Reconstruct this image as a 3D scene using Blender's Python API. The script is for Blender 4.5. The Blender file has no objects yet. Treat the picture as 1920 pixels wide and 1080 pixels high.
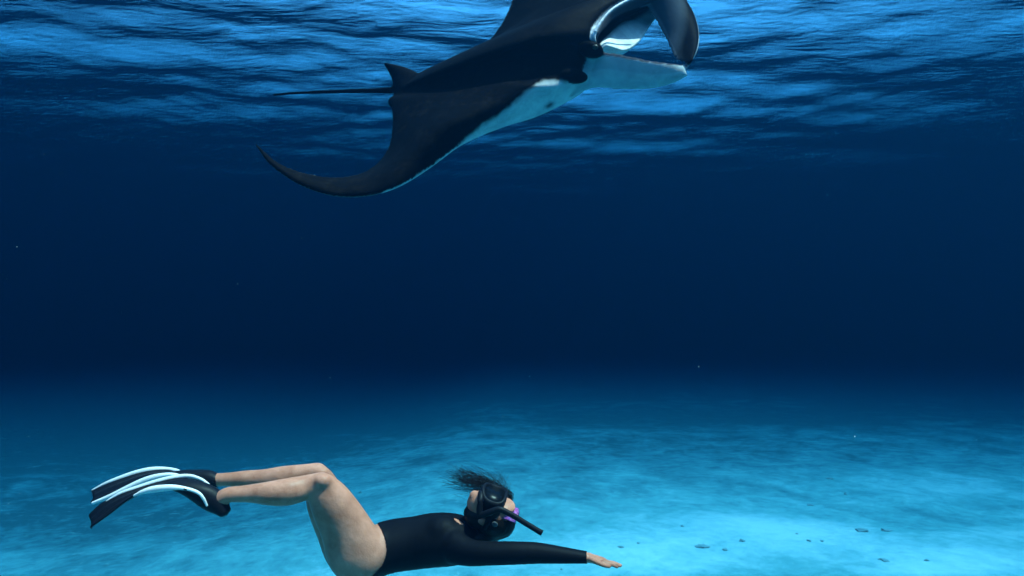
import bpy, bmesh, math, random
import numpy as np
from mathutils import Vector, Matrix, noise
from mathutils.kdtree import KDTree
random.seed(7)
rng = np.random.default_rng(7)
sc = bpy.context.scene
C = sc.collection
R = math.radians

# ---------------------------------------------------------------- camera, sky, sun, exposure
CAM_Z = 2.4          # metres above the sand
SURF_Z = CAM_Z + 6.0  # the sea surface
HZ = 620.0            # image row of the horizon
FPX = 1250.0          # focal length in pixels of the 1920 wide photograph
cam_d = bpy.data.cameras.new('camera'); cam = bpy.data.objects.new('camera', cam_d); C.objects.link(cam)
cam.location = (0, 0, CAM_Z); cam.rotation_euler = (R(90), 0, 0)
cam_d.sensor_width = 36; cam_d.lens = 36 * FPX / 1920
cam_d.shift_y = (HZ - 540) / 1920
cam_d.clip_start = 0.05; cam_d.clip_end = 2000
sc.camera = cam

SUN_TO = Vector((0.38, -0.13, 0.93)).normalized()     # towards the sun
elev = math.asin(SUN_TO.z); azim = math.atan2(SUN_TO.x, SUN_TO.y)
w = bpy.data.worlds.new('World'); sc.world = w; w.use_nodes = True
nt = w.node_tree
sky = nt.nodes.new('ShaderNodeTexSky'); sky.sky_type = 'NISHITA'; sky.sun_disc = False
sky.sun_elevation = elev; sky.sun_rotation = azim
nt.nodes['Background'].inputs['Strength'].default_value = 0.15
nt.links.new(sky.outputs['Color'], nt.nodes['Background'].inputs['Color'])
sd = bpy.data.lights.new('sun', 'SUN'); sun = bpy.data.objects.new('sun', sd); C.objects.link(sun)
sd.energy = 5.0; sd.angle = R(0.5); sd.color = (1.0, 0.54, 0.40)
sun.rotation_euler = SUN_TO.to_track_quat('Z', 'Y').to_euler(); sun.location = (3, -3, 30)
sc.view_settings.view_transform = 'Standard'; sc.view_settings.look = 'None'
sc.view_settings.gamma = 1; sc.view_settings.use_curve_mapping = False
sc.view_settings.exposure = 3.0
sc.render.engine = 'CYCLES'
cy = sc.cycles
cy.use_denoising = True; cy.denoiser = 'OPENIMAGEDENOISE'
cy.max_bounces = 8; cy.diffuse_bounces = 4; cy.glossy_bounces = 4; cy.transmission_bounces = 4
cy.volume_bounces = 2; cy.transparent_max_bounces = 12
cy.sample_clamp_indirect = 4.0
sc.render.filter_size = 1.8

# ---------------------------------------------------------------- helpers
def P(px, py, d):
    """point of the place seen at pixel (px, py) of the photograph, d metres ahead of the camera"""
    return Vector(((px - 960) / FPX * d, d, CAM_Z + (HZ - py) / FPX * d))

def tag(o, label=None, cat=None, group=None, kind=None):
    if label: o['label'] = label
    if cat: o['category'] = cat
    if group: o['group'] = group
    if kind: o['kind'] = kind
    return o

def link_mesh(name, verts, faces, mat, parent=None, smooth=True):
    me = bpy.data.meshes.new(name)
    me.from_pydata([tuple(v) for v in verts], [], faces); me.update()
    if smooth: me.polygons.foreach_set('use_smooth', [True] * len(me.polygons))
    o = bpy.data.objects.new(name, me); C.objects.link(o)
    for m in (mat if isinstance(mat, (list, tuple)) else [mat]): me.materials.append(m)
    if parent is not None:
        o.parent = parent; o.matrix_parent_inverse = Matrix.Translation(-parent.location)
    return o

class NT:
    def __init__(s, name):
        s.m = bpy.data.materials.new(name); s.m.use_nodes = True; s.t = s.m.node_tree; s.t.nodes.clear()
        s.out = s.n('ShaderNodeOutputMaterial')
    def n(s, typ, **kw):
        nd = s.t.nodes.new(typ)
        for k, v in kw.items(): setattr(nd, k, v)
        return nd
    def l(s, a, b): s.t.links.new(a, b)
    def noise(s, vec, scale, detail=3, rough=.55, dist=0.0):
        nd = s.n('ShaderNodeTexNoise'); nd.inputs['Scale'].default_value = scale; nd.inputs['Detail'].default_value = detail
        nd.inputs['Roughness'].default_value = rough; nd.inputs['Distortion'].default_value = dist
        if vec is not None: s.l(vec, nd.inputs['Vector'])
        return nd
    def ramp(s, fac, stops):
        nd = s.n('ShaderNodeValToRGB'); el = nd.color_ramp.elements
        while len(el) < len(stops): el.new(0.5)
        for e, (p, c) in zip(el, stops):
            e.position = p; e.color = (c, c, c, 1) if isinstance(c, (int, float)) else (*c, 1)
        s.l(fac, nd.inputs['Fac']); return nd
    def math(s, op, a, b=None, c=None):
        nd = s.n('ShaderNodeMath', operation=op)
        for i, v in enumerate((a, b, c)):
            if v is None: continue
            if isinstance(v, (int, float)): nd.inputs[i].default_value = v
            else: s.l(v, nd.inputs[i])
        return nd.outputs[0]
    def mix(s, fac, a, b):
        nd = s.n('ShaderNodeMix', data_type='RGBA')
        for k, v in ((0, fac), (6, a), (7, b)):
            if isinstance(v, (int, float)): nd.inputs[k].default_value = v
            elif isinstance(v, tuple): nd.inputs[k].default_value = (*v, 1)
            else: s.l(v, nd.inputs[k])
        return nd.outputs[2]
    def bsdf(s, base=None, rough=.6, spec=.3, normal=None, sss=0, coat=0):
        b = s.n('ShaderNodeBsdfPrincipled')
        if isinstance(base, tuple): b.inputs['Base Color'].default_value = (*base, 1)
        elif base is not None: s.l(base, b.inputs['Base Color'])
        if isinstance(rough, (int, float)): b.inputs['Roughness'].default_value = rough
        else: s.l(rough, b.inputs['Roughness'])
        b.inputs['Specular IOR Level'].default_value = spec
        b.inputs['Coat Weight'].default_value = coat
        if sss:
            b.inputs['Subsurface Weight'].default_value = sss; b.inputs['Subsurface Radius'].default_value = (.02, .008, .004)
            b.inputs['Subsurface Scale'].default_value = 1
        if normal is not None: s.l(normal, b.inputs['Normal'])
        s.l(b.outputs[0], s.out.inputs['Surface']); return b
    def bump(s, h, strength=.3, dist=.01, normal=None):
        b = s.n('ShaderNodeBump'); b.inputs['Strength'].default_value = strength; b.inputs['Distance'].default_value = dist
        s.l(h, b.inputs['Height'])
        if normal is not None: s.l(normal, b.inputs['Normal'])
        return b.outputs[0]
    def obj(s): return s.n('ShaderNodeTexCoord').outputs['Object']
    def mapping(s, vec, scale=(1, 1, 1), rot=(0, 0, 0)):
        m = s.n('ShaderNodeMapping'); m.inputs['Scale'].default_value = scale; m.inputs['Rotation'].default_value = rot
        s.l(vec, m.inputs['Vector']); return m.outputs[0]
    def attr(s, name): return s.n('ShaderNodeAttribute', attribute_name=name)

# ---------------------------------------------------------------- the water: one even volume
t = NT('sea_water_volume')
pv = t.n('ShaderNodeVolumePrincipled')
def water(st, ss):                                     # extinction and scattering per metre, red green blue
    D = max(st) * 1.0
    col = [s / D for s in ss]
    ab = [max(0.0, 1 - (a - s) / (D - s)) ** 2 for a, s in zip(st, ss)]
    pv.inputs['Density'].default_value = D
    pv.inputs['Color'].default_value = (*col, 1); pv.inputs['Absorption Color'].default_value = (*ab, 1)
water((0.215, 0.108, 0.085), (0.0001, 0.00150, 0.0036))
pv.inputs['Anisotropy'].default_value = 0.35
t.l(pv.outputs[0], t.out.inputs['Volume'])
X0, X1, Y0, Y1, Z0, Z1 = -95, 95, -60, 130, -6.0, SURF_Z + .6
vs = [(x, y, z) for x in (X0, X1) for y in (Y0, Y1) for z in (Z0, Z1)]
fs = [(0, 1, 3, 2), (4, 6, 7, 5), (0, 4, 5, 1), (2, 3, 7, 6), (0, 2, 6, 4), (1, 5, 7, 3)]
hz = link_mesh('haze', vs, fs, t.m, smooth=False); tag(hz, kind='stuff')

# ---------------------------------------------------------------- graded grids
def axis(lo, hi, a, b, step, grow=1.13):
    """fine step between a and b, growing outside, up to lo and hi"""
    mid = list(np.arange(a, b, step)); L = []; s = step; x = a
    while x > lo: s *= grow; x = max(lo, x - s); L.append(x)
    Rr = []; s = step; x = mid[-1]
    while x < hi: s *= grow; x = min(hi, x + s); Rr.append(x)
    return np.array(L[::-1] + mid + Rr)
def grid_mesh(name, xs, ys, zfun, mat, attrs=None, flip=False):
    X, Y = np.meshgrid(xs, ys); Z = zfun(X, Y)
    nx, ny = len(xs), len(ys)
    co = np.stack([X, Y, Z], -1).reshape(-1, 3).astype(np.float32)
    i = np.arange(nx * ny).reshape(ny, nx)
    q = np.stack([i[:-1, :-1], i[:-1, 1:], i[1:, 1:], i[1:, :-1]], -1).reshape(-1, 4)
    me = bpy.data.meshes.new(name)
    me.vertices.add(len(co)); me.vertices.foreach_set('co', co.ravel())
    me.loops.add(q.size); me.loops.foreach_set('vertex_index', q.ravel().astype(np.int32))
    me.polygons.add(len(q)); me.polygons.foreach_set('loop_start', np.arange(0, q.size, 4, dtype=np.int32))
    me.polygons.foreach_set('loop_total', np.full(len(q), 4, dtype=np.int32))
    me.polygons.foreach_set('use_smooth', np.ones(len(q), dtype=bool))
    me.update(calc_edges=True); me.validate()
    for k, f in (attrs or {}).items():
        a = me.attributes.new(k, 'FLOAT', 'POINT'); a.data.foreach_set('value', f(X, Y).astype(np.float32).ravel())
    me.materials.append(mat)
    o = bpy.data.objects.new(name, me); C.objects.link(o); return o
def value_noise(X, Y, seed=0):
    r = np.random.default_rng(seed).random((256, 256))
    xi, yi = np.floor(X).astype(int), np.floor(Y).astype(int); fx, fy = X - xi, Y - yi
    fx = fx * fx * (3 - 2 * fx); fy = fy * fy * (3 - 2 * fy)
    g = lambda a, b: r[b % 256, a % 256]
    return (g(xi, yi) * (1 - fx) + g(xi + 1, yi) * fx) * (1 - fy) + (g(xi, yi + 1) * (1 - fx) + g(xi + 1, yi + 1) * fx) * fy
def fbm(X, Y, seed=0, octs=4):
    s = 0; a = 1; n = 0
    for k in range(octs):
        s = s + a * value_noise(X * 2 ** k + 17.3 * k, Y * 2 ** k + 5.1 * k, seed + k); n += a; a *= .5
    return s / n

# ---------------------------------------------------------------- sea floor
t = NT('pale_sand')
ob = t.obj()
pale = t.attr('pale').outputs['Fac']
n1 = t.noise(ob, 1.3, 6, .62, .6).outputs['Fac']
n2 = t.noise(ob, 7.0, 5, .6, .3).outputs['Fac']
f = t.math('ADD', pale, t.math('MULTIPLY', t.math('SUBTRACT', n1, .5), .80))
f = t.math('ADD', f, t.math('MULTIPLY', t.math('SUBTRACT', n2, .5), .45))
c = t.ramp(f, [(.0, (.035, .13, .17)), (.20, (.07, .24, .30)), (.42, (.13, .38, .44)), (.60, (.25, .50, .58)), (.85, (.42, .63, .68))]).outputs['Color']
n3 = t.noise(ob, 26, 4, .65).outputs['Fac']
c = t.mix(t.ramp(n3, [(.30, .38), (.39, 0.0)]).outputs['Color'], c, (.12, .17, .17))
wisp = t.noise(t.mapping(ob, (1.0, 1.6, 1), (0, 0, -.3)), 3.2, 6, .7, 1.6).outputs['Fac']
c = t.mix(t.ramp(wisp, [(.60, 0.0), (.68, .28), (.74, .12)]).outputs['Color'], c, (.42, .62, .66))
rip = t.noise(t.mapping(ob, (1.0, 2.2, 1), (0, 0, .25)), 2.0, 3, .5, .8).outputs['Fac']
nb = t.bump(rip, .20, .03)
nb = t.bump(t.noise(ob, 30, 5, .7).outputs['Fac'], .4, .012, nb)
t.bsdf(c, .95, .03, nb)
def floor_z(X, Y):
    z = .32 * (fbm(X * .16, Y * .2, 3, 3) - .5) +   .05 * (fbm(X * .7, Y * .9, 8, 3) - .5) + .006 * (fbm(X * 2.2, Y * 3.0, 12, 3) - .5)
    z *= 1 / (1 + (np.hypot(X, Y) / 15) ** 4)
    z += .11 * np.minimum(X + 1.0, 0) * np.exp(-(np.minimum(X + 1, 0) / 9) ** 2)
    z -= .002 * np.clip(Y - 10, 0, 60) ** 2 / (np.clip(Y - 10, 0, 60) + 3)
    return z
def spot(X, Y, px, py, rx, ry, rot=0.0):
    d = FPX * CAM_Z / (py - HZ); x0 = (px - 960) / FPX * d
    c, s = math.cos(rot), math.sin(rot)
    u = ((X - x0) * c + (Y - d) * s) / rx; v = (-(X - x0) * s + (Y - d) * c) / ry
    return np.exp(-(u * u + v * v) ** 1.3)
def pale_map(X, Y):
    m = np.full(X.shape, .36) + .25 * (fbm(X * .45, Y * .45, 21, 3) - .5)
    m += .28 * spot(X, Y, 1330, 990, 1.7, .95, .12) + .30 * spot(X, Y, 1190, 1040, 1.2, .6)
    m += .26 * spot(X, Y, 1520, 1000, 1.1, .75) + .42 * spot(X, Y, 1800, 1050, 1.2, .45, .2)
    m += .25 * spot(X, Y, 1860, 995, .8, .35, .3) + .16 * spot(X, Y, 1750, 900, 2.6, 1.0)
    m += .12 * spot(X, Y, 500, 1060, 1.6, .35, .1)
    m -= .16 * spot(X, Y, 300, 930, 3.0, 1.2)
    far = np.clip((Y - 7.2) / 13, 0, 1); m -= .40 * far * far * (3 - 2 * far)      # sand colour darkened farther out, standing in for light fading through water
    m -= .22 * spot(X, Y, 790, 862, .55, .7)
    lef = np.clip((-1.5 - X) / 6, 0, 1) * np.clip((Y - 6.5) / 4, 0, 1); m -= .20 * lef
    return m
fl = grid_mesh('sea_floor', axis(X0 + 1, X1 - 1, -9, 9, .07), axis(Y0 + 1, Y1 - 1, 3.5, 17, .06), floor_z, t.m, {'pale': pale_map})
tag(fl, kind='structure')

# ---------------------------------------------------------------- sea surface seen from below
t = NT('sea_surface')
ob = t.obj()
s1 = t.noise(t.mapping(ob, (.42, 1.15, 1), (0, 0, R(-18))), 1.05, 3, .45, .5).outputs['Fac']
s2 = t.noise(t.mapping(ob, (.5, 1.5, 1), (0, 0, R(-8))), 5.5, 2, .5, .3).outputs['Fac']
grp = t.noise(ob, .16, 2, .5).outputs['Fac']
rad = t.n('ShaderNodeVectorMath', operation='LENGTH'); t.l(ob, rad.inputs[0])
calm = t.math('DIVIDE', 1.0, t.math('ADD', 1.0, t.math('POWER', t.math('DIVIDE', rad.outputs['Value'], 15.0), 5.0)))   # the chop dies away from the breeze overhead
b1 = t.n('ShaderNodeBump'); b1.inputs['Distance'].default_value = .36; t.l(s1, b1.inputs['Height'])
t.l(t.math('MULTIPLY', calm, t.ramp(grp, [(.30, .42), (.56, 1.0)]).outputs['Color']), b1.inputs['Strength']); nb = b1.outputs[0]
nb = t.bump(s2, 1.0, .018, nb)
frs = []
for ior in (1.055, 1.11, 1.18, 1.30):                  # ripples too small to show spread the edge of the window to the sky
    fr = t.n('ShaderNodeFresnel'); fr.inputs['IOR'].default_value = ior; t.l(nb, fr.inputs['Normal']); frs.append(fr.outputs[0])
fac = t.math('MULTIPLY', t.math('ADD', t.math('ADD', frs[0], frs[1]), t.math('ADD', frs[2], frs[3])), .25)
tr = t.n('ShaderNodeBsdfTransparent'); gl = t.n('ShaderNodeBsdfGlossy')
gl.inputs['Roughness'].default_value = .22; gl.inputs['Color'].default_value = (1, 1, 1, 1); t.l(nb, gl.inputs['Normal'])
ms = t.n('ShaderNodeMixShader'); t.l(fac, ms.inputs[0]); t.l(tr.outputs[0], ms.inputs[1]); t.l(gl.outputs[0], ms.inputs[2])
t.l(ms.outputs[0], t.out.inputs['Surface'])
waves = []
for lam, amp, n, spread in ((4.0, .055, 5, .5), (1.8, .026, 7, .6), (.9, .008, 9, .8)):
    for k in range(n):
        a = R(100) + rng.normal() * spread; L = lam * rng.uniform(.75, 1.3)
        waves.append((math.cos(a) * 2 * math.pi / L, math.sin(a) * 2 * math.pi / L, amp * rng.uniform(.5, 1.2) / math.sqrt(n) * 1.15, rng.uniform(0, 6.28)))
def surf_z(X, Y):
    z = np.full(X.shape, SURF_Z)
    fade = 1 / (1 + (np.hypot(X, Y - 8) / 45) ** 4)
    for kx, ky, a, ph in waves:
        lim = 1 / (1 + (np.hypot(X, Y - 10) / (13 if math.hypot(kx, ky) > 3 else 19)) ** 6)
        z = z + a * np.sin(kx * X + ky * Y + ph) * fade * lim
    return z
sf = grid_mesh('sea_surface', axis(X0 + 1, X1 - 1, -15, 15, .09), axis(Y0 + 1, Y1 - 1, 3, 28, .08), surf_z, t.m)
tag(sf, kind='structure')

# ---------------------------------------------------------------- shape tools for the animal and the swimmer
def cat_rom(pts, n):
    """resample rows of control values to n rows (Catmull-Rom)"""
    A = np.array(pts, float); m = len(A)
    E = np.vstack([2 * A[0] - A[1], A, 2 * A[-1] - A[-2]])
    out = []
    for u in np.linspace(0, m - 1 - 1e-9, n):
        i = int(u); f = u - i; p0, p1, p2, p3 = E[i], E[i + 1], E[i + 2], E[i + 3]
        out.append(.5 * (2 * p1 + (p2 - p0) * f + (2 * p0 - 5 * p1 + 4 * p2 - p3) * f * f + (3 * p1 - p0 - 3 * p2 + p3) * f ** 3))
    return np.array(out)
class Geo:
    def __init__(s): s.v = []; s.f = []; s.c = []
    def rings(s, rings, cols=None, cap=True, closed=True):
        b = len(s.v); n = len(rings[0])
        for k, r in enumerate(rings):
            s.v += [Vector(p) for p in r]; s.c += ([(0, 0, 0)] * n if cols is None else list(cols[k]))
        for k in range(len(rings) - 1):
            for j in range(n if closed else n - 1):
                j2 = (j + 1) % n
                s.f.append((b + k * n + j, b + k * n + j2, b + (k + 1) * n + j2, b + (k + 1) * n + j))
        if cap:
            for k, rev in ((0, True), (len(rings) - 1, False)):
                ctr = sum((s.v[b + k * n + j] for j in range(n)), Vector()) / n
                s.v.append(ctr); s.c.append(s.c[b + k * n]); ci = len(s.v) - 1
                for j in range(n):
                    j2 = (j + 1) % n
                    s.f.append((ci, b + k * n + j2, b + k * n + j) if rev else (ci, b + k * n + j, b + k * n + j2))
    def limb(s, rows, n=24, seg=18, round_ends=True):
        """rows: px, py, depth, radius in the picture plane (px), radius in depth (m)"""
        a = cat_rom(rows, n); cs = [P(*r[:3]) for r in a]; rg = []
        rr = [(r[3] * r[2] / FPX, r[4]) for r in a]
        def ring(c, t, r1, r2):
            e1 = Vector((-t.z, 0, t.x)).normalized(); e2 = t.cross(e1).normalized()
            return [c + e1 * r1 * math.cos(2 * math.pi * j / seg) + e2 * r2 * math.sin(2 * math.pi * j / seg) for j in range(seg)]
        T = [(cs[min(k + 1, n - 1)] - cs[max(k - 1, 0)]).normalized() for k in range(n)]
        if round_ends:
            for q in (1.0, .8, .5): rg.append(ring(cs[0] - T[0] * min(rr[0]) * q * .8, T[0], rr[0][0] * math.sqrt(1.01 - q * q), rr[0][1] * math.sqrt(1.01 - q * q)))
        for k in range(n): rg.append(ring(cs[k], T[k], max(rr[k][0], .001), max(rr[k][1], .001)))
        if round_ends:
            for q in (.5, .8, 1.0): rg.append(ring(cs[-1] + T[-1] * min(rr[-1]) * q * .8, T[-1], rr[-1][0] * math.sqrt(1.01 - q * q), rr[-1][1] * math.sqrt(1.01 - q * q)))
        s.rings(rg)
    def tube(s, pts, rad, n=30, seg=10, col=None):
        a = cat_rom([(*p, r) for p, r in zip(pts, rad)], n); rg = []
        for k in range(n):
            t = Vector(a[min(k + 1, n - 1)][:3] - a[max(k - 1, 0)][:3]).normalized()
            e1 = t.cross(Vector((.13, .31, .94))).normalized(); e2 = t.cross(e1)
            rg.append([Vector(a[k][:3]) + (e1 * math.cos(6.2832 * j / seg) + e2 * math.sin(6.2832 * j / seg)) * max(a[k][3], .0005) for j in range(seg)])
        s.rings(rg, [[col] * seg] * n if col else None)
    def ball(s, c, ax, ra, rb, rc, nu=20, nv=14):
        """ellipsoid with axes ax = (a, b, c)"""
        rg = []
        for i in range(1, nv):
            th = math.pi * i / nv
            rg.append([c + ax[0] * ra * math.cos(th) + (ax[1] * rb * math.cos(6.28319 * j / nu) + ax[2] * rc * math.sin(6.28319 * j / nu)) * math.sin(th) for j in range(nu)])
        s.rings(rg)
    def sheet(s, A, B, thick, bulge, nrm, n=40, m=24, colf=None, tip=.25):
        """closed blade between the edges A and B (rows of px, py, depth), bulging along nrm"""
        a = cat_rom(A, n); b = cat_rom(B, n); rg = []; cl = []
        nrm = Vector(nrm).normalized()
        for k in range(n):
            pa, pb = P(*a[k]), P(*b[k]); u = k / (n - 1); fr = []; bk = []; cf = []; cb = []
            for j in range(m + 1):
                w_ = j / m; p = pa.lerp(pb, w_) + nrm * bulge * 4 * w_ * (1 - w_)
                th = thick * (1 if u < .85 else 1 - tip * (u - .85) / .15) * (.25 + .75 * (4 * w_ * (1 - w_)) ** .5)
                fr.append(p + nrm * th / 2); bk.append(p - nrm * th / 2)
                cf.append(colf(u, w_, 1) if colf else (0, 0, 0)); cb.append(colf(u, w_, 0) if colf else (0, 0, 0))
            rg.append(fr + bk[::-1]); cl.append(cf + cb[::-1])
        s.rings(rg, cl)
def remeshed(g, voxel, name, smooth=4):
    """one continuous surface from overlapping closed shapes; the colours of the shapes come along"""
    me = bpy.data.meshes.new('raw'); me.from_pydata([tuple(v) for v in g.v], [], g.f); me.update()
    o = bpy.data.objects.new('raw', me); C.objects.link(o)
    m = o.modifiers.new('r', 'REMESH'); m.mode = 'VOXEL'; m.voxel_size = voxel; m.use_smooth_shade = True
    s_ = o.modifiers.new('s', 'SMOOTH'); s_.factor = .5; s_.iterations = smooth
    dg = bpy.context.evaluated_depsgraph_get(); dg.update()
    res = bpy.data.meshes.new_from_object(o.evaluated_get(dg)); res.name = name
    bpy.data.objects.remove(o); bpy.data.meshes.remove(me)
    return res
def px_of(v): return 960 + v.x / v.y * FPX, HZ - (v.z - CAM_Z) / v.y * FPX
def inside(poly, x, y):
    r = False; j = len(poly) - 1
    for i in range(len(poly)):
        (xi, yi), (xj, yj) = poly[i], poly[j]
        if (yi > y) != (yj > y) and x < (xj - xi) * (y - yi) / (yj - yi) + xi: r = not r
        j = i
    return r

# ---------------------------------------------------------------- manta ray
BLACK, WHITE, GREY = (.0016, .0016, .0024), (.72, .73, .72), (.06, .07, .09)
# right wing tip -> body -> left wing tip: leading edge, trailing edge, thickness, and in the mouth the lips
ST = [  # LE px,py,d      TE px,py,d        thick
 [(478,271,4.25), (481,270,4.26), .024], [(506,309,4.22), (519,302,4.26), .030], [(560,346,4.22), (566,322,4.30), .040],
 [(625,367,4.24), (624,331,4.38), .055], [(690,366,4.27), (670,326,4.48), .070], [(745,349,4.30), (706,307,4.60), .090],
 [(800,316,4.40), (728,274,4.72), .120], [(868,267,4.47), (735,235,4.83), .160], [(943,235,4.55), (733,205,4.92), .210],
 [(1008,215,4.62), (729,186,4.98), .270], [(1064,188,4.66), (736,180,5.02), .330], [(1100,163,4.66), (738,176,5.04), .360], [(1124,108,4.62), (741,172,5.05), .380]]
MO = [  # U upper lip, U2 inner edge of the lip, J back of the lower jaw, L lower lip, TE, thick
 [(1116,72,4.52), (1121,73,4.56), (1133,82,4.62), (1136,86,4.62), (743,169,5.06), .39],
 [(1127,42,4.56), (1138,49,4.63), (1152,63,4.80), (1172,94,4.72), (746,165,5.08), .40],
 [(1150,17,4.63), (1160,28,4.72), (1177,40,4.95), (1199,78,4.88), (750,160,5.10), .40],
 [(1188,-4,4.74), (1196,12,4.84), (1204,32,5.06), (1224,43,5.04), (756,154,5.13), .40],
 [(1234,-18,4.86), (1240,-2,4.95), (1240,2,5.12), (1254,8,5.14), (766,148,5.16), .39],
 [(1268,-30,4.98), (1270,-28,5.02), (1268,-26,5.12), (1272,-24,5.14), (782,142,5.2), .37]]
LW = [
 [(1270,-55,5.12), (812,134,5.20), .34], [(1255,-88,5.18), (855,118,5.24), .28], [(1235,-118,5.25), (900,92,5.28), .22],
 [(1210,-145,5.32), (933,54,5.32), .17], [(1180,-172,5.38), (954,14,5.36), .13], [(1140,-198,5.43), (971,-40,5.40), .09],
 [(1092,-222,5.46), (983,-112,5.44), .06], [(1035,-242,5.49), (986,-180,5.48), .04], [(975,-250,5.5), (972,-246,5.5), .024]]
rows = []
for le, te, th in ST: rows.append([*le, *le, *le, *le, *te, th])
for u_, u2, j_, l_, te, th in MO: rows.append([*u_, *u2, *j_, *l_, *te, th])
for le, te, th in LW: rows.append([*le, *le, *le, *le, *te, th])
NS = 240
A = cat_rom(rows, NS)
g = Geo(); rg = []; cl = []
NU, NI = 46, 8
belly_poly = [(800,330),(850,282),(900,237),(948,208),(972,186),(996,166),(1018,154),(1040,150),(1066,155),(1088,157),(1104,150),(1100,140),(1094,136),(1097,122),(1108,108),(1128,103),(1142,98),(1160,100),(1180,110),(1180,200),(1000,300)]
mark_poly = [(1020,203),(1024,195),(1033,191),(1041,193),(1036,199),(1028,202)]
def yt(x): return 2 * 5 * (.2969 * math.sqrt(max(x, 0)) - .1260 * x - .3516 * x * x + .2843 * x ** 3 - .1015 * x ** 4)
def white_rim(u): return u
for k in range(NS):
    r = A[k]; s_ = k / (NS - 1) * (len(rows) - 1)
    U, U2, J, L, TE, th = Vector(P(*r[0:3])), P(*r[3:6]), P(*r[6:9]), P(*r[9:12]), P(*r[12:15]), max(r[15], .02)
    mouth = 12.5 < s_ < 18.6
    bank = min(1, max(0, (s_ - 4) / 10))
    n_ = Vector((-.10, -.90, float(np.interp(s_, [4.5, 10.5], [.40, -.04])))).normalized()
    ring = []; cols = []
    for j in range(NU):                                   # back, from the trailing edge to the upper lip
        c = 1 - (1 - j / (NU - 1)) ** 1.0; c = .5 - .5 * math.cos(math.pi * c) if not mouth else j / (NU - 1)
        x = 1 - c
        ch = (U - TE).normalized(); nn = (n_ - ch * n_.dot(ch)).normalized()
        h = yt(x) if not mouth else yt(min(1, x * .93 + .04)) * (1 - .55 * max(0, (c - .8) / .2) ** 1.5)
        if mouth: h *= max(0, min(1, (1 - c) / .03)) ** .4 if c > .97 else 1
        p = TE.lerp(U, c) + nn * th * .58 * h
        kk = float(np.interp(s_, [4.5, 7.5, 10.5, 12.2], [0, .030, .030, 0])) * math.sin(math.pi * min(1, max(0, (c - .25) / .75)) ** 1.7)
        p = Vector((0, 0, CAM_Z)).lerp(p, 1 - kk)         # the shoulder stands out, the belly falls away under it
        ring.append(p)
        cols.append((-1, 0, 0) if s_ < 12.8 and c > .6 else BLACK)
        if mouth and j == NU - 1 and s_ > 12.7: cols[-1] = (.42, .42, .48)
    back = Vector((-.10, .16, .02))
    inner = [U.lerp(U2, q) for q in (.25, .6, 1.0)]
    op = 0 if not mouth else min(1, (s_ - 12.5) / .6, (18.6 - s_) / .6)
    deep = U2.lerp(J, .35) + back * op
    inner += [U2.lerp(deep, .5), deep, deep.lerp(J, .55), J, J.lerp(L, .33), J.lerp(L, .7)]
    ic = [(.07, .075, .09), (.045, .05, .065), (.04, .045, .06), (.006, .006, .008), (.004, .004, .005), (.004, .004, .005), WHITE, WHITE, WHITE]
    if not mouth: ic = [WHITE if s_ < 12.6 and s_ > 7 else BLACK] * 9
    ring += inner; cols += ic
    for j in range(NU):                                   # belly, from the lower lip to the trailing edge
        c = 1 - j / (NU - 1); c = .5 - .5 * math.cos(math.pi * c) if not mouth else c
        ch = (L - TE).normalized(); nn = (n_ - ch * n_.dot(ch)).normalized()
        h = yt(1 - c) if not mouth else yt(min(1, (1 - c) * .93 + .05)) * max(0, min(1, (1 - c) / .05)) ** .5
        p = TE.lerp(L, c) - nn * th * .42 * h
        ring.append(p)
        edge = c < .10 or s_ < 4.5 or s_ > 25
        cols.append((.10, .10, .11) if edge else WHITE)
    rg.append(ring); cl.append(cols)
g.rings(rg, cl)
# right cephalic fin, unfurled towards the camera
def colR(u, w_, front):
    if w_ < .10 and u > .15: return (.05, .05, .065) if w_ < .06 else ((.55, .55, .6) if math.sin(u * 46) > .45 and u > .45 else (.06, .06, .08))
    if not front: return (.3, .32, .34)
    if u > .1 and w_ < .45: return (.46, .49, .5)
    return (.62, .65, .65)
g.sheet([(1104,104,4.50),(1140,98,4.47),(1185,106,4.44),(1225,114,4.41),(1258,118,4.40),(1281,121,4.42)],
        [(1070,184,4.62),(1114,166,4.57),(1165,168,4.53),(1215,167,4.48),(1258,158,4.45),(1289,143,4.42)], .028, .012, (.1, -.8, -.5), 60, 40, colR)
# left cephalic fin, curling down in front of the mouth
def colL(u, w_, front):
    lim = max(.10, .72 - .95 * max(0, u - .18))
    if w_ > .80: return (.62, .62, .68)
    if w_ < .03: return (.12, .14, .17)
    f = min(1, max(0, (w_ - lim + .16) / .22))
    return tuple(a * (1 - f) + b * f for a, b in zip((.05, .065, .085), BLACK))
g.sheet([(1196,-24,4.93),(1216,16,4.95),(1234,46,4.93),(1249,76,4.88),(1261,102,4.76),(1274,130,4.52)],
        [(1272,-44,5.12),(1284,4,5.08),(1301,38,5.02),(1308,72,4.90),(1302,102,4.74),(1284,134,4.52)], .045, .10, (.35, -.75, .25), 60, 40, colL)
# pale rims of the curled fin and of the upper lip
g.tube([P(1290,14,5.02), P(1301,38,4.98), P(1308,70,4.87), P(1302,101,4.71), P(1283,127,4.53)], (.007, .011, .013, .013, .011), 60, 10, (.85, .85, .88))
g.tube([P(1117,80,4.50), P(1114,69,4.49), P(1122,48,4.49), P(1146,19,4.55), P(1182,-2,4.64), P(1226,-18,4.76)], (.010, .013, .012, .012, .011, .010), 60, 10, (.75, .75, .80))
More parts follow.
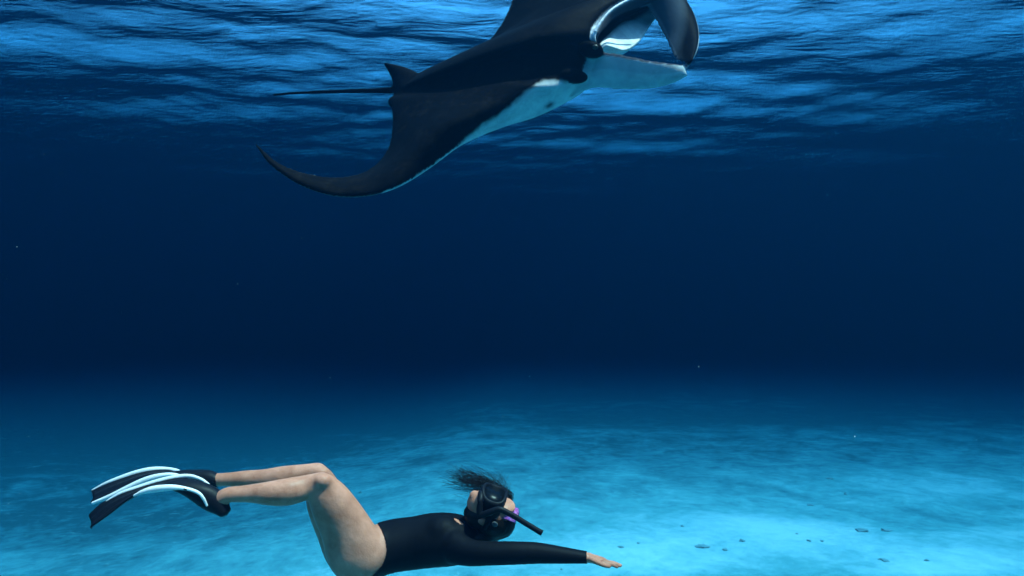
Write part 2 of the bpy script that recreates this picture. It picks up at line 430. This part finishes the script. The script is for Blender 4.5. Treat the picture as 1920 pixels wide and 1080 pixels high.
# fin at the root of the tail, pelvic fin, tail
g.sheet([(800,150,5.02),(786,139,5.05),(765,128,5.08),(745,123,5.11),(722,120,5.14)], [(745,185,5.02),(738,168,5.05),(735,152,5.08),(731,140,5.11),(721,123,5.14)], .06, .02, (0, -1, .1), 20, 10, lambda u, w_, f: BLACK)
g.sheet([(775,170,5.0),(752,176,5.02),(735,182,5.04),(728,187,5.05)], [(770,215,4.98),(748,210,5.0),(736,205,5.02),(729,196,5.05)], .05, .01, (0, -1, .1), 14, 8, lambda u, w_, f: BLACK)
g.tube([P(790,165,5.0), P(750,169,5.05), P(700,170,5.1), P(620,172,5.16), P(560,174,5.22), P(512,178,5.28)], (.07, .034, .020, .016, .013, .011))
# the knob beside the mouth that carries the eye
g.ball(P(1108,93,4.46), (Vector((.9, 0, -.2)).normalized(), Vector((0, 1, 0)), Vector((.2, 0, .9)).normalized()), .085, .07, .05)
g.ball(P(1074,143,4.50), (Vector((.96, 0, -.1)).normalized(), Vector((0, 1, 0)), Vector((.1, 0, .96)).normalized()), .105, .05, .048)
bm_me = remeshed(g, .0095, 'body', 7)
OFF = [(r_ * math.cos(a_), r_ * math.sin(a_)) for r_, n_ in ((0, 1), (2.2, 5), (4.5, 8)) for a_ in [6.2832 * k_ / n_ for k_ in range(n_)]]
kd = KDTree(len(g.v))
for i, v in enumerate(g.v): kd.insert(v, i)
kd.balance()
cols = np.zeros((len(bm_me.vertices), 4), np.float32); cols[:, 3] = 1
for i, v in enumerate(bm_me.vertices):
    near = kd.find_n(v.co, 3); tw = 0; c_ = [0, 0, 0]
    for _, idx, dist in near:
        w_ = 1 / (dist + .003) ** 2; tw += w_
        for q in range(3): c_[q] += g.c[idx][q] * w_
    cols[i, :3] = [x / tw for x in c_]
    if any(g.c[idx][0] < 0 for _, idx, _ in near):
        X_, Y_ = px_of(v.co); Y_ -= 4 * noise.noise(v.co * 9) + 2.5 * noise.noise(v.co * 30); q = sum(inside(belly_poly, X_ + a, Y_ + b) and not inside(mark_poly, X_ + a, Y_ + b) for a, b in OFF) / len(OFF)
        cols[i, :3] = [a * q + b * (1 - q) for a, b in zip(WHITE, BLACK)]
at = bm_me.color_attributes.new('skin_colour', 'FLOAT_COLOR', 'POINT'); at.data.foreach_set('color', cols.ravel())
t = NT('manta_skin')
ob = t.obj(); base = t.attr('skin_colour').outputs['Color']
n1 = t.noise(ob, 9, 5, .65).outputs['Fac']; n2 = t.noise(ob, 38, 3, .6).outputs['Fac']
mot = t.math('ADD', t.math('MULTIPLY', n1, .9), t.math('MULTIPLY', n2, .35))
hi = t.ramp(mot, [(.62, 0.0), (.80, .03)]).outputs['Color']
b2 = t.mix(hi, base, (.20, .17, .17))
low = t.ramp(n1, [(.35, .10), (.6, 0.0)]).outputs['Color']
dirt = t.ramp(t.noise(ob, 6.5, 6, .68, .6).outputs['Fac'], [(.40, .55), (.62, 0.0)]).outputs['Color']
wht = t.ramp(base, [(.15, 0.0), (.45, 1.0)]).outputs['Color']
b2 = t.mix(t.math('MULTIPLY', dirt, wht), b2, (.30, .34, .36))
b3 = t.mix(low, b2, (.02, .022, .03))
nb = t.bump(n2, .25, .006); nb = t.bump(t.noise(ob, 5, 3).outputs['Fac'], .2, .03, nb)
t.bsdf(b3, .6, .01, nb)
bm_me.materials.clear(); bm_me.materials.append(t.m)
manta = bpy.data.objects.new('manta_ray', None); C.objects.link(manta); manta.location = P(950, 150, 4.8); manta.empty_display_size = .3
tag(manta, 'black and white manta ray gliding under the surface with its mouth open', 'manta ray')
def part(name, me, parent):
    o = bpy.data.objects.new(name, me); C.objects.link(o); o.parent = parent
    o.matrix_parent_inverse = Matrix.Translation(-(parent.location if parent.parent is None else parent.parent.location)) if parent.type == 'EMPTY' else Matrix.Identity(4)
    return o
part('body', bm_me, manta)
t = NT('manta_eye'); t.bsdf((.03, .028, .018), .3, .2); eye_m = t.m
def mesh_of(g, name, mat):
    me = bpy.data.meshes.new(name); me.from_pydata([tuple(v) for v in g.v], [], g.f); me.update()
    me.polygons.foreach_set('use_smooth', [True] * len(me.polygons)); me.materials.append(mat); return me
XYZ = (Vector((1, 0, 0)), Vector((0, 1, 0)), Vector((0, 0, 1)))
g = Geo(); g.ball(P(1116, 88, 4.395), XYZ, .020, .014, .015); part('eye', mesh_of(g, 'eye', eye_m), manta)

# ---------------------------------------------------------------- the swimmer
swim = bpy.data.objects.new('person', None); C.objects.link(swim); swim.location = P(800, 1030, 3.12); swim.empty_display_size = .2
tag(swim, 'freediver in black long-sleeved swimsuit and fins floating on her back above the sand', 'person')
g = Geo()
D0 = 3.12
g.limb([(676,1050,D0,44,.15), (702,1034,D0,45,.165), (735,1023,D0,46,.148), (775,1018,D0,46,.130), (815,1012,D0,47,.143), (850,1011,D0,44,.158), (878,1011,D0,36,.150), (897,1006,D0,24,.095)], 40, 36)
g.ball(P(828, 998, 3.06), XYZ, .085, .075, .072); g.ball(P(828, 997, 3.18), XYZ, .085, .075, .072)
g.limb([(880,1008,D0,20,.06), (900,990,D0,19,.055), (918,972,D0,20,.055)], 12, 20)                    # neck
g.limb([(852,1026,2.995,30,.06), (880,1036,2.95,24,.052), (910,1037.5,2.92,20.5,.047), (960,1037,2.90,19.5,.043), (1008,1037,2.90,17.5,.040), (1055,1041,2.90,13.5,.033), (1098,1045,2.90,9.5,.027), (1106,1046,2.90,9.2,.028)], 44, 24)
g.limb([(856,1004,3.26,26,.055), (800,1012,3.36,19,.043), (745,1018,3.41,17,.038), (695,1012,3.41,12,.031), (660,1002,3.40,9,.026)], 30, 20)
# legs
g.limb([(690,1052,3.02,47,.10), (670,1036,3.02,56,.112), (648,988,3.0,48,.096), (622,942,2.97,41,.080), (603,914,2.955,31,.062), (597,907,2.95,26,.056)], 34, 30)
g.limb([(601,910,2.95,25,.055), (575,914,2.94,23.5,.052), (540,922,2.90,25.5,.058), (505,925,2.88,22.5,.050), (478,925,2.875,18,.041), (455,926,2.87,15.5,.037), (428,928,2.86,14.5,.034), (414,936,2.86,15,.034)], 34, 24)
g.limb([(418,950,2.86,11,.030), (400,938,2.86,13,.032), (374,924,2.86,11,.034), (352,915,2.86,7,.034)], 18, 18)
g.limb([(690,1040,3.22,46,.10), (664,1030,3.22,54,.108), (638,985,3.21,47,.094), (614,938,3.19,40,.078), (601,900,3.18,27,.058), (596,890,3.18,22,.052)], 34, 30)
g.limb([(598,887,3.18,20,.050), (570,889,3.17,18.5,.048), (528,896,3.16,21.5,.053), (495,898,3.16,18,.045), (460,898,3.15,15.5,.039), (425,899,3.14,12.5,.033), (398,899,3.14,12,.032), (345,890,3.14,8,.040)], 36, 24)
for px_, py_, d_, ra, rb in ((606,902,2.92,.042,.040), (603,887,3.15,.038,.036), (431,932,2.842,.016,.012)):
    g.ball(P(px_, py_, d_), XYZ, ra, rb, ra * .8)     # knee caps, ankle bone
# hands: palm, four fingers and a thumb
g.limb([(1100,1045,2.90,8.6,.027), (1112,1048,2.90,8,.034), (1124,1051,2.90,7,.039), (1134,1053,2.90,5.2,.039)], 14, 20)
def finger(rows): g.limb(rows, 14, 12)
for dd, L_, dz in ((-.033, 27, 2.2), (-.011, 33, .5), (.011, 34, -1.5), (.032, 28, -3.5)):
    x0, y0, d_ = 1131, 1052.5, 2.90 + dd
    finger([(x0, y0, d_, 4.4, .0098), (x0 + L_ * .42, y0 + 3.2 + dz * .5, d_ + dd * .12, 3.9, .0090), (x0 + L_ * .75, y0 + 6.0 + dz * .9, d_ + dd * .2, 3.4, .0080), (x0 + L_, y0 + 9.2 + dz, d_ + dd * .2, 2.6, .0065)])
finger([(1108,1049,2.872,5,.012), (1120,1055,2.853,4.6,.0115), (1132,1060,2.846,4,.0095), (1143,1063,2.850,3,.0075)])
g.limb([(664,1003,3.40,8.6,.027), (648,998,3.40,7,.038), (634,996,3.40,5,.038)], 12, 18)
for dd in (-.033, -.011, .011, .032):
    finger([(636,996,3.40+dd,4,.0098), (624,996.5,3.40+dd*1.1,3.7,.009), (612,999,3.40+dd*1.2,3,.0075)])
finger([(656,1000,3.37,4.5,.012), (646,1003,3.35,4,.010), (637,1003,3.348,3,.0075)])
# head: c towards the crown, f the way the face looks, s her left side
c_ = Vector((.93, -.04, -.34)).normalized(); f_ = Vector((.20, -.30, .90)); f_ = (f_ - c_ * f_.dot(c_)).normalized(); s_ = f_.cross(c_).normalized()
if s_.y > 0: s_ = -s_
HO = P(919, 961, 3.08)
def H(c, f, s): return HO + c_ * c + f_ * f + s_ * s
AX = (c_, f_, s_)
g.ball(H(.022, -.012, 0), AX, .096, .094, .074, 30, 22)
g.ball(H(-.045, .026, 0), AX, .074, .064, .056, 26, 18)
g.ball(H(-.096, .052, 0), AX, .022, .026, .028)
g.ball(H(-.034, .080, 0), AX, .020, .022, .013)
g.ball(H(-.062, .083, 0), AX, .008, .012, .024); g.ball(H(-.074, .080, 0), AX, .008, .012, .021)
g.ball(H(.052, .066, 0), AX, .05, .022, .055)
for q in (-1, 1):
    g.ball(H(-.012, -.012, .074 * q), AX, .030, .018, .010)
    g.ball(H(-.022, .058, .038 * q), AX, .028, .028, .022)
bd = remeshed(g, .0045, 'body', 4)
co = np.empty(len(bd.vertices) * 3); bd.vertices.foreach_get('co', co); co = co.reshape(-1, 3)
ed = np.empty(len(bd.edges) * 2, int); bd.edges.foreach_get('vertices', ed); ed = ed.reshape(-1, 2)
pxs = 960 + co[:, 0] / co[:, 1] * FPX
wgt = np.clip((pxs - 560) / 60, 0, 1) * np.clip((905 - pxs) / 30, 0, 1); wgt = np.where(np.linalg.norm(co - np.array(HO), axis=1) < .15, 0, wgt)[:, None] * .6
deg = np.bincount(ed.ravel(), minlength=len(co))[:, None]
loc = np.clip((pxs - 640) / 25, 0, 1) * np.clip((760 - pxs) / 25, 0, 1)
for it in range(160):
    if it == 40: wgt = wgt * loc[:, None]
    sm = np.zeros_like(co); np.add.at(sm, ed[:, 0], co[ed[:, 1]]); np.add.at(sm, ed[:, 1], co[ed[:, 0]])
    co = co + wgt * (sm / deg - co)
bd.vertices.foreach_set('co', co.ravel()); bd.update()
t = NT('skin')
ob = t.obj()
n1 = t.noise(ob, 9, 5, .65).outputs['Fac']; n2 = t.noise(ob, 110, 3, .6).outputs['Fac']
c1 = t.mix(t.ramp(n1, [(.34, 0.0), (.66, 1.0)]).outputs['Color'], (.38, .130, .078), (.59, .225, .148))
c1 = t.mix(t.ramp(t.noise(ob, 42, 2, .5).outputs['Fac'], [(.70, 0.0), (.78, .35)]).outputs['Color'], c1, (.27, .14, .10))
t.bsdf(c1, .42, .14, t.bump(n2, .25, .002, t.bump(t.noise(ob, 16, 4, .6).outputs['Fac'], .35, .012)), sss=.05)
bd.materials.clear(); bd.materials.append(t.m)
body = part('body', bd, swim)

# the swimsuit: a cloth skin 4 mm outside the body
def leg_x(y): return float(np.interp(y, [960, 975, 1000, 1015, 1030, 1045, 1060, 1080, 1110], [697, 704, 717, 722, 724, 722, 715, 697, 672]))
def in_suit(v):
    x, y = px_of(v); d_ = v.y
    if x > 1101 + (y - 1045) * .05: return False
    if x > 880 and y > 1013.5: return True                # sleeve
    if x > 884 + (y - 968) * .62 and (v - HO).length < .33: return False       # neck and head
    if x < leg_x(y):
        return abs(d_ - 3.12) < .055 and x > 668 and y > 1052
    ex, ey = x - 859.5, y - 978.5; a_ = .62
    u_, w_ = ex * math.cos(a_) + ey * math.sin(a_), -ex * math.sin(a_) + ey * math.cos(a_)
    if (u_ / 10.5) ** 2 + (w_ / 2.6) ** 2 < 1 and d_ < 3.1: return False      # gap at the collar
    return True
flag = [in_suit(v.co) for v in bd.vertices]
keep = [p for p in bd.polygons if all(flag[i] for i in p.vertices)]
idx = {}; sv = []; sf_ = []
for p in keep:
    fc = []
    for i in p.vertices:
        if i not in idx:
            idx[i] = len(sv); v = bd.vertices[i]; x, y = px_of(v.co)
            wr = .0010 * math.sin(v.co.x * 160 + 5 * noise.noise(v.co * 9)) * (noise.noise(v.co * 7) + .4)
            sv.append(v.co + v.normal * (.0042 + wr * .6))
        fc.append(idx[i])
    sf_.append(fc)
t = NT('black_swimsuit_cloth')
ob = t.obj(); n1 = t.noise(ob, 320, 2).outputs['Fac']; n2 = t.noise(ob, 16, 3).outputs['Fac']
t.bsdf((.0035, .0035, .005), .6, .06, t.bump(n2, .25, .006, t.bump(n1, .15, .001)))
cloth_m = t.m
me = bpy.data.meshes.new('swimsuit'); me.from_pydata([tuple(v) for v in sv], [], sf_); me.update()
me.polygons.foreach_set('use_smooth', [True] * len(me.polygons)); me.materials.append(cloth_m)
suit = part('swimsuit', me, swim)
so = suit.modifiers.new('thickness', 'SOLIDIFY'); so.thickness = .003; so.offset = -1

def rubber(name, base, rough=.45, spec=.10):
    t = NT(name); ob = t.obj()
    n = t.noise(ob, 45, 4, .6).outputs['Fac']
    cc = t.mix(n, base, tuple(x * .72 for x in base))
    t.bsdf(cc, t.ramp(n, [(.3, rough - .08), (.7, rough + .1)]).outputs['Color'], spec, t.bump(t.noise(ob, 160, 2).outputs['Fac'], .1, .002)); return t.m
black_rub = rubber('black_rubber', (.007, .007, .010)); white_rub = rubber('white_fin_rail', (.88, .78, .77), .35)
t = NT('dark_hair'); ob = t.obj()
n1 = t.noise(t.mapping(ob, (1, 1, 1)), 60, 3, .6, 1.5).outputs['Fac']
t.bsdf(t.mix(n1, (.006, .005, .005), (.020, .014, .011)), .42, .08, t.bump(n1, .6, .004)); hair_m = t.m
# hair, drawn back behind the head
g = Geo()
g.ball(H(.030, -.030, 0), AX, .101, .090, .084, 32, 24); g.ball(H(-.045, -.035, 0), AX, .07, .055, .078, 28, 20)
g.ball(H(.02, -.085, 0), AX, .075, .055, .066, 24, 18)
g.limb([(926,990,3.08,24,.06), (915,1003,3.07,17,.045), (900,1010,3.05,11,.03), (884,1011,3.03,5,.015)], 18, 18)
hm = remeshed(g, .0055, 'hair', 4); hm.materials.clear(); hm.materials.append(hair_m)
for v in hm.vertices:
    v.co += v.normal * .0035 * noise.noise(Vector((v.co.x * 26, v.co.y * 120, v.co.z * 26)))
part('hair', hm, swim)
# loose strands drifting up behind the head
g = Geo(); rs = random.Random(5)
for k in range(430):
    a = rs.gauss(0, 1); p0 = H(-.03 + .10 * rs.random(), -.01 + .05 * rs.random(), -.070 - .012 * rs.random())
    tx, ty = (862 + rs.gauss(0, 17), 896 + rs.gauss(0, 14)) if rs.random() < .62 else (915 + rs.gauss(0, 26), 893 + rs.gauss(0, 7))
    p3 = P(tx, ty, 3.32 + rs.gauss(0, .05)); sw = Vector((rs.gauss(0, .02), rs.gauss(0, .03), rs.gauss(0, .015)))
    p1 = p0 + s_ * -.03 + f_ * .04; p2 = p1.lerp(p3, .55) + sw
    g.tube([p0, p1, p2, p3], (.0005, .0005, .00045, .0003), 12, 4)
part('loose_hair', mesh_of(g, 'loose_hair', hair_m), swim)
# patterned headband over the front of the crown
def band(cc, rf, rs, wid, thick, a0, a1, fo=0.0, tilt=0.0, n=40):
    rg = []
    for k in range(n + 1):
        a = a0 + (a1 - a0) * k / n
        def q(r, c): return H(cc + c + tilt * math.cos(a), fo + math.cos(a) * (rf + r), math.sin(a) * (rs + r))
        rg.append([q(0, -wid), q(thick, -wid * .8), q(thick * 1.15, 0), q(thick, wid * .8), q(0, wid), q(-thick * .5, 0)])
    g = Geo(); g.rings(rg); return g
t = NT('pink_print_cloth'); ob = t.obj()
vo = t.n('ShaderNodeTexVoronoi'); vo.inputs['Scale'].default_value = 85; t.l(ob, vo.inputs['Vector'])
hue = t.ramp(vo.outputs['Color'], [(.14, (.02, .008, .05)), (.34, (.34, .05, .22)), (.52, (.16, .06, .30)), (.66, (.50, .16, .36)), (.80, (.05, .02, .12)), (.93, (.22, .30, .42))]).outputs['Color']
t.bsdf(hue, .7, .2, t.bump(t.noise(ob, 300, 2).outputs['Fac'], .1, .001))
part('headband', mesh_of(band(.080, .062, .070, .034, .008, -1.5, .85, -.012, .012), 'headband', t.m), swim)
# mask: skirt and frame, lens, strap with buckles
t = NT('mask_lens_glass'); t.bsdf((.003, .004, .006), .3, .08); lens_m = t.m
g = Geo(); rg = []
def mring(f, hs, hc, cc=-.012, sag=0.0, n=36):
    o_ = []
    for j in range(n):
        a = 2 * math.pi * j / n; ca, sa = math.cos(a), math.sin(a)
        sx = math.copysign(abs(sa) ** .6, sa) * hs; cx = math.copysign(abs(ca) ** .7, ca) * hc
        if cx > 0: cx *= 1.12
        if cx < 0: cx *= 1.25 - .25 * min(1, abs(sx) / hs)
        o_.append(H(cc + cx, f - sag * (sx / hs) ** 2, sx))
    return o_
g.rings([mring(.030, .066, .046, sag=.035), mring(.055, .078, .055, sag=.035), mring(.085, .080, .056, sag=.030), mring(.112, .078, .054, sag=.022), mring(.122, .073, .050, sag=.018), mring(.120, .064, .041, sag=.016), mring(.110, .062, .039, sag=.016)], cap=True)
g.ball(H(-.048, .086, 0), AX, .020, .026, .019)           # nose pocket
mask = part('mask', mesh_of(g, 'mask', black_rub), swim)
g = Geo(); g.rings([mring(.1105, .066, .042, sag=.016), mring(.1145, .066, .042, sag=.016)]); ln = part('lens', mesh_of(g, 'lens', lens_m), mask)
st = part('strap', mesh_of(band(.0, .080, .081, .012, .004, .75, 2 * math.pi - .75, -.012, .004, 60), 'strap', black_rub), mask)
grey_p = rubber('grey_plastic_clip', (.10, .10, .10), .3)
for q in (-1, 1):
    g = Geo(); g.ball(H(.002, .058, .088 * q), AX, .010, .016, .006); part('buckle', mesh_of(g, 'buckle', grey_p), mask)
# snorkel: mouthpiece, bend under the chin, barrel past the crown
g = Geo()
g.tube([H(-.066, .078, .004), H(-.070, .098, .030), H(-.060, .085, .072), P(900, 965, 2.975), P(919, 960, 2.955), P(936, 955, 2.95), P(953, 962, 2.95), P(974, 974, 2.95), P(995, 987, 2.95), P(1016, 999.5, 2.95)], (.012, .014, .015, .0145, .0140, .0135, .0130, .0125, .0125, .0130, .0145), 60, 14)
sn = part('snorkel', mesh_of(g, 'snorkel', black_rub), swim)
g = Geo(); g.ball(H(.035, .018, .100), AX, .014, .012, .010); part('keeper', mesh_of(g, 'keeper', grey_p), sn)
# fins on her feet
def swim_fin(F, N, railF, railN, pocket, cut):
    g = Geo(); g.limb(pocket, 26, 24)
    fin = part('swim_fin', mesh_of(g, 'swim_fin', black_rub), swim)
    g = Geo(); a = cat_rom(F, 50); b = cat_rom(N, 50); rg = []
    for k in range(50):
        pa, pb = P(*a[k]), P(*b[k]); fr = []; bk = []
        for j in range(13):
            w_ = j / 12; p = pa.lerp(pb, w_) + Vector((0, 0, -.012 * math.sin(w_ * math.pi) + .004 * math.cos(w_ * 6 * math.pi)))
            if k == 49: p += Vector((.018 * math.sin(w_ * math.pi), 0, 0))
            fr.append(p + Vector((0, 0, .003))); bk.append(p - Vector((0, 0, .003)))
        rg.append(fr + bk[::-1])
    g.rings(rg); part('blade', mesh_of(g, 'blade', black_rub), fin)
    for rows_ in (railF, railN):
        g = Geo(); g.limb(rows_, 40, 12); part('rail', mesh_of(g, 'rail', white_rub), fin)
    return fin
dn, df = 2.77, 2.96
swim_fin([(352,896,df),(332,896,df),(298,903,df),(262,914,df),(225,927,df),(190,946,df),(166,968,df)],
         [(350,920,dn),(323,915,dn),(290,918,dn),(262,925,dn),(235,941,dn),(205,965,dn),(169,990,dn)],
         [(391,908,2.92,2.0,.006),(378,899,2.94,2.5,.007),(357,893,2.955,4,.009),(332,895,df,5,.011),(298,903,df,5.6,.011),(262,914,df,5.2,.011),(225,926,df,3.6,.010),(196,944,df,2.6,.008),(181,957,df,1.6,.006)],
         [(388,948,2.815,1.8,.006),(381,934,2.80,2.6,.007),(370,923,2.79,3,.008),(348,916,2.78,3.4,.009),(322,914,dn,5.6,.012),(290,917,dn,6.4,.012),(268,922,dn,4.2,.010),(252,929,dn,2.2,.007)],
         [(420,958,2.86,12,.037),(408,945,2.86,20,.041),(388,931,2.86,22,.046),(362,917,2.86,17,.052),(335,909,2.86,10,.056),(318,908,2.86,6,.05)], 0)
dn, df = 3.06, 3.27
swim_fin([(345,887,df),(323,882,df),(290,881,df),(257,887,df),(223,898,df),(198,908,df),(171,921,df)],
         [(340,893,dn),(318,892,dn),(290,896,dn),(262,905,dn),(232,919,dn),(203,932,dn),(170,943,dn)],
         [(350,890,3.20,2,.006),(340,886,3.23,3,.008),(323,882,df,5.0,.011),(290,881,df,6.0,.013),(257,887,df,5.8,.013),(223,898,df,5.0,.012),(198,907,df,3.5,.010),(174,919,df,2,.007)],
         [(348,897,3.09,2,.006),(335,892,3.07,3,.008),(318,890,dn,4,.010),(290,895,dn,5.8,.013),(262,905,dn,6.2,.013),(232,919,dn,5.6,.012),(203,932,dn,4.2,.011),(174,943,dn,2.6,.008)],
         [(404,901,3.14,14,.038),(388,897,3.14,15.5,.041),(362,893,3.14,12,.046),(340,890,3.14,8,.052),(325,889,3.14,5,.045)], 0)

# ---------------------------------------------------------------- rubble on the sand
t = NT('algae_covered_rubble'); ob = t.obj()
n1 = t.noise(ob, 30, 4).outputs['Fac']
t.bsdf(t.mix(n1, (.12, .25, .30), (.22, .38, .43)), .9, .1, t.bump(n1, .6, .01)); rub_m = t.m
def sand_at(px, py):
    d_ = FPX * CAM_Z / (py - HZ)
    for _ in range(6):
        x = (px - 960) / FPX * d_; z = float(floor_z(np.array([[x]]), np.array([[d_]]))[0, 0])
        d_ = .5 * d_ + .5 * FPX * (CAM_Z - z) / (py - HZ)
    x = (px - 960) / FPX * d_
    return Vector((x, d_, float(floor_z(np.array([[x]]), np.array([[d_]]))[0, 0])))
def rubble(px, py, wpx, hpx, label):
    p = sand_at(px, py); k = p.y / FPX; bmr = bmesh.new()
    bmesh.ops.create_icosphere(bmr, subdivisions=3, radius=1.0)
    rx, rz = wpx * k / 2.8, max(hpx * k / 2.6, .012); off = Vector((px, py, 0)) * .37
    for v in bmr.verts:
        q = noise.noise(v.co * 1.6 + off) * .8 + noise.noise(v.co * 3.4 + off) * .5
        v.co = Vector((v.co.x * rx, v.co.y * rx * 1.1, v.co.z * rz * 1.1)) * (1 + q)
    me = bpy.data.meshes.new('rubble_piece'); bmr.to_mesh(me); bmr.free(); me.materials.append(rub_m)
    me.polygons.foreach_set('use_smooth', [True] * len(me.polygons))
    o = bpy.data.objects.new('rubble_piece', me); C.objects.link(o); o.location = p + Vector((0, 0, -rz * .1))
    tag(o, label, 'rubble', 'dark rubble pieces strewn over the pale sand')
for a in [
 (1279, 987, 8, 6, 'dark rubble dot alone on the bright sand up and right of the diver’s hand'),
 (1197, 1019, 7, 5, 'tiny dark rubble bit just above and right of the outstretched fingertips'),
 (1165, 1026, 14, 4, 'flat dark rubble sliver on the sand directly above the outstretched hand'),
 (1316, 1025, 30, 5, 'long thin dark rubble streak in the middle of the bright sand patch'),
 (1359, 1031, 13, 6, 'dark rubble lump at the right end of the long thin streak'),
 (1391, 1014, 15, 7, 'pale-edged rubble lump on the crest beyond the long thin streak'),
 (1494, 1001, 6, 4, 'tiny rubble speck farthest back of three on the bright sand patch'),
 (1517, 1014, 12, 3, 'flat rubble chip left of the round dark pebble on bright sand'),
 (1541, 1015, 8, 6, 'round dark pebble of rubble right of the flat chip on bright sand'),
 (1618, 995, 30, 6, 'broad low rubble clump at the right edge of the bright sand patch'),
 (1662, 995, 22, 5, 'small rubble clump just right of the broad low one'),
 (1656, 1050, 22, 5, 'dark rubble clump on blue sand low down between two pale patches'),
 (1738, 1051, 10, 4, 'dark rubble bit at the left foot of the rightmost pale patch'),
 (1520, 947, 14, 4, 'thin dark rubble line on blue sand beyond the bright patch'),
 (1585, 927, 6, 9, 'upright dark rubble stub standing in the distance on blue sand'),
 (1053, 1068, 6, 4, 'tiny rubble speck on the sand under the diver’s forearm'),
 (676, 924, 6, 8, 'small dark rubble stub on the sand above the diver’s thigh'),
 (1556, 897, 16, 4, 'faint distant rubble strip, the farthest one on the blue sand')]:
    rubble(*a)
# ---------------------------------------------------------------- specks drifting in the water
t = NT('drifting_specks'); t.bsdf((.5, .55, .55), .9, .05); r = random.Random(11); vs = []; fs = []
for k in range(260):
    d_ = r.uniform(1.6, 9); c0 = P(r.uniform(-40, 1960), r.uniform(40, 960), d_); q = r.uniform(.0007, .0019) * (1 if r.random() < .93 else 2.0); i0 = len(vs)
    a = [Vector((r.gauss(0, 1), r.gauss(0, 1), r.gauss(0, 1))).normalized() * q for _ in range(4)]
    vs += [c0 + x for x in a]; fs += [(i0, i0 + 1, i0 + 2), (i0, i0 + 2, i0 + 3), (i0, i0 + 3, i0 + 1), (i0 + 1, i0 + 3, i0 + 2)]
tag(link_mesh('drifting_specks', vs, fs, t.m, smooth=False), kind='stuff')
